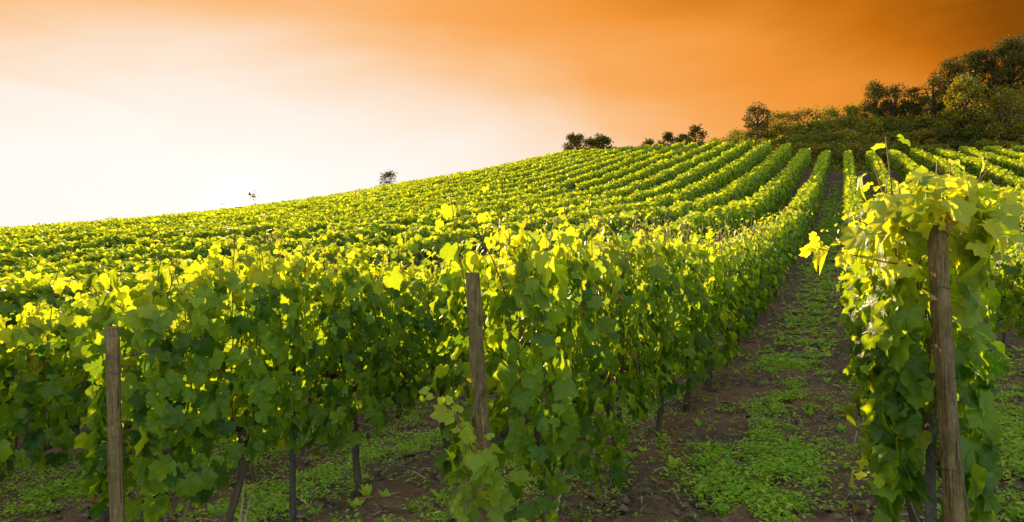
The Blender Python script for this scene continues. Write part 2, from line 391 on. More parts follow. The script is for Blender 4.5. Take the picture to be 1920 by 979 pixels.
def make_vine(X, Y0, Y1, label, group, lod, end=False, top_boost=0.0, half=.27, low=.72, droop=0, sparse=1.0, young=0.0):  # young: extra yellow leaf tint, paints sunlight onto the right-hand row
    """one grapevine: trunk with two arms, upright canes, foliage (and bunches on the nearest)"""
    Yc = (Y0 + Y1) / 2; gz = float(ground_z(X, Yc))
    root = empty('grapevine', (X, Yc, gz)); tag(root, label, 'grapevine', group)
    # trunk
    tb = Bag(); n = 9 if lod == 0 else 5
    s = np.linspace(0, 1, n); lean = rng.normal(0, .05, 2)
    P = np.c_[X + lean[0] * s + .025 * np.sin(s * 7 + X), Yc + lean[1] * s * 2 + .03 * np.cos(s * 5 + Yc), gz - .06 + s * .95]
    rad = np.interp(s, [0, .12, .5, 1], [.05, .034, .028, .036]) * (1 + .12 * rng.standard_normal(n))
    tube(tb, P, rad, 8 if lod == 0 else 5, jitter=.3)
    top = P[-1]
    for q in (-1, 1):
        u = np.linspace(0, 1, 5); L_ = (Y1 - Y0) / 2 * .95
        zz = ground_z(np.full(5, X), top[1] + q * L_ * u) - gz
        A = np.c_[top[0] + .02 * np.sin(u * 6), top[1] + q * L_ * u, gz + zz + .88 + .05 * np.sin(u * 4)]
        tube(tb, A, np.linspace(.026, .012, 5), 6 if lod == 0 else 4, jitter=.3)
    tb.build('trunk', M_BARK, root)
    # canes
    cb = Bag(); fb = Bag()
    temps = [HI, MID, LOW][lod]
    dens = [1.2, 1.0, .62][lod] * sparse; lsz = [.142, .152, .185][lod]
    ns = max(4, int((Y1 - Y0) / .10 * (1.0 if lod == 0 else .8)))
    pos, tip, nor, siz, hf = [], [], [], [], []
    for i in range(ns):
        ys = Y0 + (i + rng.random()) / ns * (Y1 - Y0)
        g0 = float(ground_z(X, ys)); ct = float(canopy_top(X, np.array([ys]))[0]) + top_boost + rng.normal(0, .055)
        if rng.random() < .26: ct += .06 + .15 * rng.random()
        xs = X + rng.normal(0, .07)
        z0 = .86 + rng.normal(0, .04)
        k = 7; u = np.linspace(0, 1, k)
        bend = rng.normal(0, .10, 2) * (3.0 if rng.random() < .16 else 1)
        cx_ = xs + bend[0] * u ** 2 + np.cumsum(rng.normal(0, .012, k)); cy_ = ys + bend[1] * u ** 2 * 1.5 + np.cumsum(rng.normal(0, .015, k))
        Pc = np.c_[cx_, cy_, g0 + z0 + (ct - z0) * u]
        if lod < 2: tube(cb, Pc, np.linspace(.006, .0028, k) * (1 if lod == 0 else 1.3), 4, cap=False)
        nn = int((ct - z0) / .078 * dens)
        if nn < 2: continue
        t_ = (np.arange(nn) + rng.random(nn)) / nn
        t_ = t_[(t_ > .12) | (rng.random(nn) < .4)]; nn = len(t_)
        b = np.c_[np.interp(t_, u, Pc[:, 0]), np.interp(t_, u, Pc[:, 1]), np.interp(t_, u, Pc[:, 2])]
        sd_ = np.where((np.arange(nn) + i) % 2 == 0, 1.0, -1.0)
        out = np.abs(rng.normal(.0, half * .55, nn)) + half * .25
        out *= np.interp(t_, [0, .7, 1], [1.1, 1, .3])
        p = b + np.c_[sd_ * out, rng.normal(0, .05, nn), rng.normal(0, .03, nn) + .02]
        pos.append(p); hf.append(t_)
        tip.append(np.c_[sd_ * (.35 + .3 * rng.random(nn)), rng.normal(0, .5, nn), -1 + t_ ** 6 * 1.0 + rng.normal(0, .22, nn)])
        nor.append(np.c_[sd_ * (.65 + .3 * rng.random(nn)), rng.normal(0, .6, nn), .45 + rng.random(nn) * .45 + t_ ** 5 * .4])
        siz.append(lsz * np.interp(t_, [0, .75, .9, 1], [1.08, 1.0, .62, .36]) * (.50 + .85 * rng.random(nn)))
        if lod == 0:                              # petioles
            for j in range(0, nn, 2):
                if rng.random() < .6: tube(cb, np.array([b[j], (b[j] + p[j]) / 2 + (0, 0, .02), p[j]]), .0018, 3, cap=False)
    # lateral growth that thickens the two faces
    nl = int((Y1 - Y0) * 270 * dens)
    ys = Y0 + rng.random(nl) * (Y1 - Y0); u = rng.random(nl) ** .9
    sd_ = np.where(rng.random(nl) < .5, 1.0, -1.0)
    lo = low - droop + (vnoise(ys, np.full(nl, X), 1.5) - .4) * .55
    ct = canopy_top(X, ys) + top_boost
    z = ground_z(np.full(nl, X), ys) + lo + (ct - .12 - lo) * u
    th = half * (1.0 + .35 * (vnoise(ys * 1.7, z * 1.7 + X, 2.2) - .5)) * np.interp(u, [0, .15, .8, 1], [.8, 1.05, 1, .6])
    pos.append(np.c_[X + sd_ * (th + rng.normal(0, .045, nl)), ys, z]); hf.append(u * .93)
    tip.append(np.c_[sd_ * (.25 + .3 * rng.random(nl)), rng.normal(0, .5, nl), -1 + rng.normal(0, .25, nl)])
    nor.append(np.c_[sd_ * .8, rng.normal(0, .6, nl), .2 + rng.random(nl) * .8])
    siz.append(lsz * (.55 + .8 * rng.random(nl)))
    if end:                                       # leaves that close the end of the row
        ne = int((130 if X > 0 else 70) * sparse); a = np.sign(rng.random(ne) - .5) * (.32 + .75 * rng.random(ne))
        u = rng.random(ne); z = ground_z(np.full(ne, X), np.full(ne, Y0)) + low + (HB + top_boost - .1 - low) * u
        pos.append(np.c_[X + a * half * 1.1, Y0 + .02 + .06 * rng.random(ne), z]); hf.append(u * .95)
        tip.append(np.c_[a * .5, -.3 - .3 * rng.random(ne), -1 + rng.normal(0, .25, ne)])
        nor.append(np.c_[a * .6 + rng.normal(0, .5, ne), rng.normal(-.6, .5, ne), .3 + .7 * rng.random(ne)])
        siz.append(lsz * (.8 + .5 * rng.random(ne)))
    if end and X > 0:                             # the crown of leaves that spills over the post
        ne = 60; a = rng.normal(0, .8, ne)
        z = ground_z(np.full(ne, X), np.full(ne, Y0)) + HB + top_boost + rng.normal(-.10, .07, ne) - np.abs(a) * .12
        pos.append(np.c_[X + a * half, Y0 + .02 + rng.normal(0, .09, ne), z]); hf.append(.78 + .22 * rng.random(ne))
        tip.append(np.c_[a + rng.normal(0, .4, ne), rng.normal(-.4, .5, ne), -.7 + rng.normal(0, .4, ne)])
        nor.append(np.c_[a * .5, rng.normal(-.5, .5, ne), .8 + rng.normal(0, .3, ne)])
        siz.append(lsz * (.7 + .4 * rng.random(ne)))
    pos, tip, nor, siz, hf = map(np.concatenate, (pos, tip, nor, siz, hf))
    put_leaves(fb, pos, tip, nor, siz, vine_leaf_tint(len(pos), hf, young), temps, wlc=(lod < 2))
    if lod < 2: cb.build('cane_framework', M_CANE, root)
    fb.build('foliage', M_VINE if lod < 2 else M_VINEF, root)
    if lod == 0:
        for q in range(2):
            gb = Bag(); sgn = 1 if q else -1
            cx, cyy, cz = X + sgn * (.10 + .1 * rng.random()), Y0 + (.2 + .6 * rng.random()) * (Y1 - Y0), gz + .80 + .08 * rng.random()
            berries(gb, cx, cyy, cz); gb.build('grape_bunch', M_GRAPE, root)
    return root
_oct = unit(np.array([(0, 0, 1), (1, 0, .25), (0, 1, .25), (-1, 0, .25), (0, -1, .25), (.7, .7, -.4), (-.7, .7, -.4), (-.7, -.7, -.4), (.7, -.7, -.4), (0, 0, -1.0)]))
_octT = [(0, 1, 2), (0, 2, 3), (0, 3, 4), (0, 4, 1), (1, 5, 2), (2, 6, 3), (3, 7, 4), (4, 8, 1), (1, 8, 5), (2, 5, 6), (3, 6, 7), (4, 7, 8), (9, 6, 5), (9, 7, 6), (9, 8, 7), (9, 5, 8)]
def berries(bag, x, y, z):
    for k in range(46):
        t = rng.random(); a = rng.random() * 6.28; r = .048 * (1 - t * .75) * math.sqrt(rng.random() * .6 + .4)
        bag.add(_oct * .0105 + np.array([x + r * math.cos(a), y + r * math.sin(a), z - t * .15]), _octT)
    tube(bag, [(x, y, z + .07), (x, y, z - .02)], .003, 4)

ORD = ['first', 'second', 'third', 'fourth', 'fifth', 'sixth', 'seventh', 'eighth', 'ninth', 'tenth', 'eleventh', 'twelfth', 'thirteenth', 'fourteenth', 'fifteenth', 'sixteenth', 'seventeenth', 'eighteenth', 'nineteenth', 'twentieth', 'twenty-first', 'twenty-second', 'twenty-third', 'twenty-fourth']
INDIV_END = {}
def vine_series(X, y0, pitch, y_end, where, far_label, group, start_ord=0, maxord=10, **kw):
    y = y0; i = 0
    while y < y_end:
        y1 = y + pitch * (1 + .06 * (random.random() - .5)); Yc = (y + y1) / 2
        d = -X * S_ + Yc * C_
        lod = 0 if d < 8.5 else (1 if d < 17 else 2)
        if i < maxord: lab = where.format(ORD[i + start_ord])
        else: lab = far_label
        kv = dict(kw)
        if X == -3.75: kv['sparse'] = [1.35, 1.45, 1.1, .7, .8, 1, 1, 1, 1, 1][min(i, 9)]
        make_vine(X, y, y1, lab, group, lod, end=(i == 0), low=((.50 if X > -3 else .66) if i == 0 else (.60 if X < -3 else .64)), **kv)
        y = y1; i += 1
    INDIV_END[X] = y
vine_series(.35, START[.35], 1.45, 27, '{} grapevine up the row behind the tall right end post', 'grapevine far up the narrowing row right of the grassy path', 'grapevines of the row right of the path', top_boost=-.04, half=.17, young=.28)  # young raised along this row: sunlit yellow-green put into the leaf colour
vine_series(-1.75, START[-1.75], 1.5, 30, '{} grapevine up the row behind the middle wooden end post', 'grapevine far up the dark row left of the grassy path', 'grapevines of the row left of the path', half=.26, droop=.14)
vine_series(-3.75, START[-3.75], 1.45, 15, '{} grapevine along the row behind the pale left end post', 'grapevine farther back in the row of the pale left post', 'grapevines of the left post row', top_boost=-.02, half=.26)
vine_series(-5.75, 1.55, 1.45, 11.5, '{} grapevine of the row at the left edge behind the left post', 'grapevine hidden farther back behind the left post row', 'grapevines of the left edge row', top_boost=-.04, half=.26)
vine_series(2.4, row_start(2.4), 1.5, 14, '{} grapevine of the row at the right edge behind the tall post', 'grapevine farther back in the row at the right edge', 'grapevines of the right edge row', half=.28)

# far part of every row: one clipped row of vines each
def far_row(X, y0, y1, label, group):
    if y1 - y0 < 1: return
    root_z = float(ground_z(X, y0)); root = empty('vine_row', (X, y0, root_z)); tag(root, label, 'vine row', group)
    # solid dark core added inside the leaves; blocks see-through and shades row sides
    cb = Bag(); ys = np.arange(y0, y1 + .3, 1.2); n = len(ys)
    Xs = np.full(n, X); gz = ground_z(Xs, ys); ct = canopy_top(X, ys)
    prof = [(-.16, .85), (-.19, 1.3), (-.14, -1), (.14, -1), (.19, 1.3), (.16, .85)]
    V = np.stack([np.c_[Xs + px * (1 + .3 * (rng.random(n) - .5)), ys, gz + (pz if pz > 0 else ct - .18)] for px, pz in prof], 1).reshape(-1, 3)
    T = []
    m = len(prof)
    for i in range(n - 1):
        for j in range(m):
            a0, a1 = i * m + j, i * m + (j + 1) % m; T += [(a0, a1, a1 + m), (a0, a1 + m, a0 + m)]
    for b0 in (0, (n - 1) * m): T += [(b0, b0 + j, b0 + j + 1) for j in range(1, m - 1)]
    cb.add(V, T); cb.build('opaque_core', M_CORE, root)
    # leaves, larger and fewer with distance
    fb = Bag()
    edges = np.arange(y0, y1, 2.0)
    P_, Tp, Nn, Sz, Tt = [], [], [], [], []
    for a in edges:
        b = min(a + 2.0, y1); yc = (a + b) / 2; d = max(-X * S_ + yc * C_, 4)
        s = .12 + .0014 * d; per = 3.7
        nlv = int((b - a) * per * (1.9 if d < 25 else 1.5) / (s * s * .55))
        ys = a + rng.random(nlv) * (b - a); k = rng.random(nlv)
        side = np.where(k < .52, 1.0, np.where(k < .70, -1.0, 0.0))        # 0 = top
        ct = canopy_top(X, ys); g = ground_z(np.full(nlv, X), ys)
        u = rng.random(nlv) ** .85
        th = .225 * (1 + .5 * (vnoise(ys, u * 1.4 + X * 5, 2.4) - .45) + .3 * (vnoise(ys, u + X * 3, .8) - .5))
        gap = (vnoise(ys, np.full(nlv, X * 1.7), .45) < .06)
        x = np.where(side == 0, (rng.random(nlv) - .5) * 1.7 * th, side * th + rng.normal(0, .045, nlv))
        z = np.where(side == 0, ct - .14 + rng.random(nlv) ** 2 * .16 + .16 * (vnoise(ys, np.full(nlv, X) + x * 1.5, 2.4) - .35), .74 + (ct - .82) * u) - gap * .25
        P_.append(np.c_[X + x, ys, g + z])
        isup = side == 0
        sx = np.where(isup, np.sign(x), side)
        Tp.append(np.c_[sx * (.3 + .4 * rng.random(nlv)), rng.normal(0, .6, nlv), np.where(isup, rng.normal(-.1, .5, nlv), -1 + rng.normal(0, .3, nlv))])
        Nn.append(np.c_[np.where(isup, rng.normal(0, .6, nlv), sx * .8), rng.normal(0, .65, nlv), np.where(isup, .8, .5 + .4 * rng.random(nlv))])
        Sz.append(s * (.7 + .6 * rng.random(nlv)))
        hf = np.where(isup, .9 + .1 * rng.random(nlv), u * .93)
        Tt.append(vine_leaf_tint(nlv, hf * .90, -.03))
    P_, Tp, Nn, Sz, Tt = map(np.concatenate, (P_, Tp, Nn, Sz, Tt))
    d = -P_[:, 0] * S_ + P_[:, 1] * C_
    nr = d < 24
    put_leaves(fb, P_[nr], Tp[nr], Nn[nr], Sz[nr] * 1.0, Tt[nr], LOW)
    put_leaves(fb, P_[~nr], Tp[~nr], Nn[~nr], Sz[~nr] * 1.12, Tt[~nr], CARD)
    fb.build('foliage', M_VINEF, root)
NEARN = ['next to', 'second beyond', 'third beyond', 'fourth beyond', 'fifth beyond', 'sixth beyond', 'seventh beyond', 'eighth beyond', 'ninth beyond', 'tenth beyond']
for i, X in enumerate(ROWS_L):
    y0 = INDIV_END.get(X, row_start(X)); yend = 83 + 1.2 * math.sin(X * 1.7) + (.03 * (X + 40) if X < -40 else 0)
    if i == 0: lab = 'upper end of the narrow vine row right of the path'
    elif i == 1: lab = 'upper end of the vine row directly left of the grassy path'
    elif i <= 11: lab = 'long clipped vine row on the slope, %s left of the path row' % ORD[i - 2]
    elif i <= 25: lab = 'vine row high on the slope below the skyline bushes, %s left of the path row' % ORD[i - 2]
    else: lab = 'distant vine row merging with its neighbours under the glowing sun'
    far_row(X, y0, yend, lab, 'clipped vine rows climbing the hillside')
for i, X in enumerate(ROWS_R):
    y0 = INDIV_END.get(X, row_start(X))
    y0 = max(y0, (X + .5) / math.tan(R(36.9 - 25.9)) * .8 - 6)
    lab = 'clipped vine row fanning out right of the path, %s from the path' % ORD[i]
    far_row(X, y0, 81 + 1.0 * math.sin(X * 2.1), lab, 'clipped vine rows right of the path')

# ------------------------------------------------------------------ end posts, stakes, wires
def post(name, top, base_xy, w_, label, lean=(0, 0), rot=0.3):
    """weathered square-ish post with chamfered corners, checks in the grain and wire loops"""
    bx, by = base_xy[:2]; gz = float(ground_z(bx, by)); H = top[2] - gz
    k_ = (top[2] - gz) / (top[2] - base_xy[2]); bx, by = top[0] + (bx - top[0]) * k_, top[1] + (by - top[1]) * k_
    root = empty(name, (bx, by, gz)); tag(root, label, 'post', 'wooden end posts')
    b = Bag(); n = 15; h = w_ / 2; c = h * .28
    ring = np.array([(h, -h + c), (h, h - c), (h - c, h), (-h + c, h), (-h, h - c), (-h, -h + c), (-h + c, -h), (h - c, -h)])
    ca, sa = math.cos(rot), math.sin(rot); ring = np.c_[ring[:, 0] * ca - ring[:, 1] * sa, ring[:, 0] * sa + ring[:, 1] * ca]
    V = []; ph = rng.random(8) * 6
    for i in range(n):
        u = i / (n - 1); z = gz - .15 + u * (H + .15)
        cx = bx + (top[0] - bx) * u + .004 * math.sin(u * 5); cyy = by + (top[1] - by) * u + .004 * math.cos(u * 4)
        sc = 1 + .03 * np.sin(u * 9 + ph) + .015 * rng.standard_normal(8)
        if i == n - 1: sc = sc * .93
        zz = z + (rng.normal(0, .004, 8) if i == n - 1 else 0)
        V.append(np.c_[cx + ring[:, 0] * sc, cyy + ring[:, 1] * sc, np.full(8, 0) + zz])
    V = np.vstack(V + [np.array([[top[0], top[1], top[2] + .004]])]); T = []
    for i in range(n - 1):
        for j in range(8):
            a0, a1 = i * 8 + j, i * 8 + (j + 1) % 8; T += [(a0, a1, a1 + 8), (a0, a1 + 8, a0 + 8)]
    for j in range(8): T.append(((n - 1) * 8 + j, (n - 1) * 8 + (j + 1) % 8, n * 8))
    b.add(V, T); b.build('timber', M_WOOD, root, smooth=False)
    for f in (.45, .66, .86):
        wb = Bag()
        cx = bx + (top[0] - bx) * f; cyy = by + (top[1] - by) * f; z = gz + H * f
        for r_ in range(1):
            a = np.linspace(0, 2 * np.pi, 17); q = h * 1.16
            sq = np.maximum(np.abs(np.cos(a)), np.abs(np.sin(a))) ** -.55
            rr = q * sq
            tube(wb, np.c_[cx + rr * np.cos(a + rot), cyy + rr * np.sin(a + rot), z + .012 * r_ + .006 * np.sin(a * 2 + r_)], .0016, 5, cap=False)
        wb.build('wire_loop', M_WIRE, root)
    return root
def at(px, py, depth):
    r = (px - 960) / 1280 * depth
    return np.array([r * C_ - depth * S_, r * S_ + depth * C_, (475 - py) / 1280 * depth])
pA = at(1757, 424, 2.90); pAb = at(1795, 979, 2.86)
post('vineyard_post', pA, pAb, .061, 'dark weathered end post standing tallest at the right edge', rot=TH + .12)
pB = at(888, 512, 3.62); pBb = at(916, 979, 3.62)
post('vineyard_post', pB, pBb, .063, 'brown wooden end post leaning slightly in the middle', rot=TH - .5)
pC = at(212, 614, 3.62); pCb = at(217, 979, 3.62)
post('vineyard_post', pC, pCb, .063, 'short pale grey-brown end post at the left', rot=TH + .35)

def stake(px, py, Xrow, label):
    r = (px - 960) / 1280; Y = (Xrow * C_ + r * Xrow * S_) / (r * C_ - S_)
    g = float(ground_z(Xrow, Y)); root = empty('metal_stake', (Xrow, Y, g)); tag(root, label, 'stake', 'metal stakes among the vines')
    b = Bag(); w_ = .022
    prof = np.array([(-w_, 0), (-w_, w_), (-w_ * .6, w_), (-w_ * .6, .004), (w_ * .6, .004), (w_ * .6, w_), (w_, w_), (w_, 0)])
    V = np.vstack([np.c_[Xrow + .05 + prof[:, 0], Y + prof[:, 1], np.full(8, g - .15)], np.c_[Xrow + .06 + prof[:, 0], Y + prof[:, 1], np.full(8, g + 1.75)]])
    T = []
    for j in range(8):
        k = (j + 1) % 8; T += [(j, k, k + 8), (j, k + 8, j + 8)]
    b.add(V, T); b.build('channel', M_STAKE, root, smooth=False)
    hb = Bag()
    for q in range(6):
        z = g + .5 + q * .2; tube(hb, [(Xrow + .05 + w_, Y + w_, z), (Xrow + .05 + w_ + .012, Y + w_, z + .006), (Xrow + .05 + w_ + .012, Y + w_, z + .02)], .003, 4)
    hb.build('wire_hook', M_STAKE, root)
stake(1148, 900, -1.75, 'grey metal stake beside the second trunk behind the middle post')
stake(1322, 700, -1.75, 'grey metal stake among trunks farther up the middle row')
stake(1410, 600, -1.75, 'grey metal stake in shade halfway up the row left of the path')
stake(535, 900, -3.75, 'grey metal stake among the trunks right of the left post')
stake(188, 900, -5.75, 'grey metal stake showing just left of the pale left post')
stake(1725, 900, .35, 'grey metal stake beside the tall right post')

def field_stake(px, Xr, label):
    r = (px - 960) / 1280; Y = (Xr * C_ + r * Xr * S_) / (r * C_ - S_); g = float(ground_z(Xr, Y)); b = Bag()
    lean = rng.normal(0, .05, 2)
    tube(b, [(Xr, Y, g - .1), (Xr + lean[0] * .5, Y + lean[1] * .5, g + 1.3), (Xr + lean[0], Y + lean[1], g + 2.42 + .1 * random.random())], [.035, .033, .030], 7, jitter=.15)
    tag(b.build('wooden_stake', M_WOOD, smooth=False, origin=(Xr, Y, g)), label, 'stake', 'wooden stakes in the far rows')
for px, k, lb in ((1015, 3, 'thin wooden stake poking up right behind the middle post canopy'), (1248, 2, 'thin wooden stake poking above leaves left of the path row'), (1345, 3, 'wooden stake in the bend of the rows, centre right'),
                  (1205, 6, 'wooden stake in the middle of the slope rows'), (1090, 9, 'wooden stake on the slope below the skyline clump'), (980, 12, 'wooden stake among slope rows above the middle post'),
                  (850, 14, 'wooden stake in the hillside rows left of centre'), (1420, 4, 'wooden stake high in the rows near their upper ends'), (640, 18, 'wooden stake in the hillside rows right of the sun')):
    field_stake(px, ROWS_L[k], lb)
def wire(X, y0, y1, h, label):
    ys = np.linspace(y0, y1, int((y1 - y0) / 1.5) + 2)
    b = Bag(); z = ground_z(np.full(len(ys), X), ys) + h
    tube(b, np.c_[np.full(len(ys), X), ys, z], .0022, 4)
    o = b.build('trellis_wire', M_WIRE, origin=(X, y0, float(z[0]))); tag(o, label, 'wire', 'trellis wires')
for X, nm in ((.35, 'right post'), (-1.75, 'middle post'), (-3.75, 'left post')):
    for h, q in ((.9, 'lowest'), (1.3, 'middle'), (1.72, 'upper')):
        wire(X + .02, START[X] - .02, 26, h, '%s thin trellis wire running back from the %s' % (q, nm))
def stay(p0, p1, label):
    b = Bag()
    u = np.linspace(0, 1, 9)[:, None]; P = np.array(p0) * (1 - u) + np.array(p1) * u
    for q in (0, .6):
        tube(b, P + np.c_[.006 * np.sin(u[:, 0] * 9 + q * 5), np.zeros(9) + q * .012, np.zeros(9)], .0021, 5)
    o = b.build('stay_wire', M_WIRE, origin=tuple(P[-1])); tag(o, label, 'wire', 'stay wires')
stay(at(1775, 620, 2.80), at(1826, 1040, 2.62), 'twisted stay wire slanting down right of the tall post')
stay(at(905, 700, 3.55), at(830, 1010, 3.20), 'twisted stay wire slanting down left of the middle post')
# twisted wire tail at the left post
tw = Bag(); P0, P1 = at(228, 668, 3.6), at(300, 655, 3.75)
u = np.linspace(0, 1, 40)
for ph in (0, math.pi):
    tube(tw, np.c_[np.interp(u, [0, 1], [P0[0], P1[0]]) + .008 * np.cos(u * 40 + ph), np.interp(u, [0, 1], [P0[1], P1[1]]), np.interp(u, [0, 1], [P0[2], P1[2]]) + .008 * np.sin(u * 40 + ph)], .003, 5)
tag(tw.build('twisted_wire', M_WIRE, origin=tuple(P0)), 'rusty twisted wire tied to the left post', 'wire')

# ------------------------------------------------------------------ single shoots that leave the rows
def shoot(P, label, n, size, young, bag_templates=HI, flat=.45, cat='vine shoot'):
    P = np.array(P, float); root = empty('vine_shoot', tuple(P[0])); tag(root, label, cat)
    t = np.linspace(0, 1, len(P)); u = np.linspace(0, 1, 14)
    Q_ = np.c_[np.interp(u, t, P[:, 0]), np.interp(u, t, P[:, 1]), np.interp(u, t, P[:, 2])]
    k = np.array([.25, .5, .25]); 
    for c in range(3): Q_[1:-1, c] = np.convolve(Q_[:, c], k, 'valid')
    cb = Bag(); tube(cb, Q_, np.linspace(.0045, .002, 14), 5)
    fb = Bag(); uu = (np.arange(n) + .5 + rng.normal(0, .2, n)) / n
    b = np.c_[np.interp(uu, u, Q_[:, 0]), np.interp(uu, u, Q_[:, 1]), np.interp(uu, u, Q_[:, 2])]
    ax = unit(Q_[-1] - Q_[0]); sd_ = np.where(np.arange(n) % 2 == 0, 1.0, -1.0)[:, None]
    lat = unit(np.cross(ax, (0, 0, 1.0)))
    off = lat * sd_ * .05 + rng.normal(0, .03, (n, 3)) + (0, 0, .01)
    p = b + off
    for j in range(n): tube(cb, np.array([b[j], p[j]]), .0018, 3, cap=False)
    tipd = off * 6 + ax * .6 + rng.normal(0, .3, (n, 3)) + (0, 0, -.5)
    nor = np.array([S_ * .6, -C_ * .6, .6]) + rng.normal(0, flat, (n, 3))
    sz = size * np.interp(uu, [0, .7, 1], [1, .8, .5]) * (.8 + .4 * rng.random(n))
    tint = np.c_[.4 + .6 * rng.random(n), np.clip(young + .3 * uu + rng.normal(0, .12, n), 0, 1), (rng.random(n) < .03) * .3]
    put_leaves(fb, p, tipd, nor, sz, tint, bag_templates, wlc=True)
    cb.build('cane', M_CANE, root); fb.build('foliage', M_VINE, root)
    return root
shoot([at(1725, 500, 3.0), at(1660, 492, 3.0), at(1600, 478, 3.0), at(1540, 468, 3.0), at(1518, 458, 3.0)], 'yellow vine shoot reaching left from the tall post row over the path', 16, .10, .75)
shoot([at(1700, 470, 3.2), at(1650, 430, 3.2), at(1600, 410, 3.2)], 'thin reddish vine shoot above the row left of the tall post', 5, .07, .6)
shoot([at(950, 560, 3.65), at(930, 500, 3.6), at(905, 450, 3.6), at(893, 425, 3.6)], 'upright vine shoot with pale tips over the middle post', 16, .08, .8)
shoot([at(985, 540, 3.8), at(970, 480, 3.8), at(945, 438, 3.8)], 'bushy yellow shoot tip just right of the middle post', 26, .10, .7)
shoot([at(905, 900, 3.45), at(880, 830, 3.4), at(850, 780, 3.4), at(815, 745, 3.4)], 'bright drooping vine shoot low left of the middle post', 24, .12, .18)
shoot([at(900, 960, 3.4), at(880, 900, 3.35), at(885, 850, 3.3), at(905, 830, 3.3)], 'cluster of large green leaves hanging at the foot of the middle post', 16, .15, .0)
shoot([at(930, 950, 3.5), at(890, 930, 3.4), at(868, 960, 3.3)], 'yellow-green leaves trailing on the ground by the middle post', 8, .13, .15)
shoot([at(1720, 800, 3.1), at(1680, 845, 3.1), at(1640, 875, 3.05), at(1600, 905, 3.0)], 'low green shoot trailing left under the tall post row', 10, .13, .3)
shoot([at(1765, 470, 3.0), at(1790, 410, 2.9), at(1815, 365, 2.85), at(1850, 320, 2.85)], 'upright yellow shoot crowning the tall right post', 30, .085, .7)
shoot([at(1830, 430, 2.95), at(1870, 400, 2.9), at(1905, 360, 2.9)], 'arching yellow shoot right of the tall post top', 26, .09, .55)

# ------------------------------------------------------------------ weeds, straw and clods on the ground
def scatter(n, x0, x1, y0, y1, fn, py=1.0):
    x = x0 + rng.random(n) * (x1 - x0); y = y0 + rng.random(n) ** py * (y1 - y0)
    k = rng.random(n) < fn(x, y); return x[k], y[k]
def green(x, y):
    patch = np.clip((vnoise(x, y, .9) * .30 + vnoise(x + 9, y, 2.3) * .35 + vnoise(x, y + 7, 6.0) * .35 + vnoise(x + 3, y, 13.0) * .35 - .60) * 4.5, 0, 1)
    mid = np.exp(-((x + .66) / .40) ** 2) * 1.7 + np.exp(-((x + 2.8) / .5) ** 2) * .7 + np.exp(-((x + 4.75) / .55) ** 2) * .7 + np.exp(-((x - 1.4) / .55) ** 2) * .8 + np.exp(-((x + 6.9) / .9) ** 2) * .8
    return np.clip(patch * (mid * .88 + .10), 0, 1)
wb = Bag()
x, y = scatter(175000, -9, 3.5, 1.6, 13, green, 1.25)
nsp = len(x); kx = 5
ang = rng.random((nsp, kx)) * 6.28; hgt = .015 + .13 * rng.random((nsp, 1)) ** 3 * rng.random((nsp, kx)) + .02 * rng.random((nsp, kx))
r_ = .012 + .03 * rng.random((nsp, kx))
px_ = (x[:, None] + r_ * np.cos(ang)).ravel(); py_ = (y[:, None] + r_ * np.sin(ang)).ravel()
pz_ = (ground_z(x, y)[:, None] + hgt).ravel() + .012
n = len(px_)
tipv = np.c_[np.cos(ang).ravel(), np.sin(ang).ravel(), rng.normal(.1, .35, n)]
norv = np.c_[rng.normal(0, .35, n), rng.normal(0, .35, n), np.ones(n)]
sz = (.018 + .030 * rng.random(n)) * np.repeat(.7 + .7 * rng.random(nsp), kx)
tint = np.c_[rng.random(n), np.repeat(rng.random(nsp) ** 3, kx) * .8, (rng.random(n) < .04) * .8]
put_leaves(wb, np.c_[px_, py_, pz_], tipv, norv, sz, tint, OVAL)
# coarser leafy weeds and tufts
x, y = scatter(4200, -7, 3.5, 1.8, 16, lambda x, y: green(x, y) * .7 + .12, 1.0)
for xx, yy in zip(x, y):
    k = random.randint(6, 12); a = rng.random(k) * 6.28; g = float(ground_z(xx, yy))
    p = np.tile((xx, yy, g), (k, 1)); up = .5 + rng.random(k) * 1.3
    put_leaves(wb, p, np.c_[np.cos(a), np.sin(a), up], np.c_[-np.cos(a) * up, -np.sin(a) * up, np.ones(k)], .04 + .10 * rng.random(k), np.c_[rng.random(k), np.full(k, random.random() ** 2 * .7), np.zeros(k)], OVAL if random.random() < .4 else BLADE)
x, y = scatter(200000, -9, 6, 12.0, 74, lambda x, y: green(x, y) * (1 - sstep(38, 72, y)), 1.3)
n = len(x); a = rng.random(n) * 6.28; sc = .055 + .0032 * y
put_leaves(wb, np.c_[x, y, ground_z(x, y) + .03 + .05 * rng.random(n)], np.c_[np.cos(a), np.sin(a), rng.normal(.2, .3, n)], np.c_[rng.normal(0, .3, (n, 2)), np.ones(n)], sc * (.6 + .8 * rng.random(n)), np.c_[rng.random(n), rng.random(n) ** 3 * .5, np.zeros(n)], OVAL)
tag(wb.build('weeds', M_WEED), 'low green weeds and clover spreading over the dark soil', 'weeds', kind='stuff')

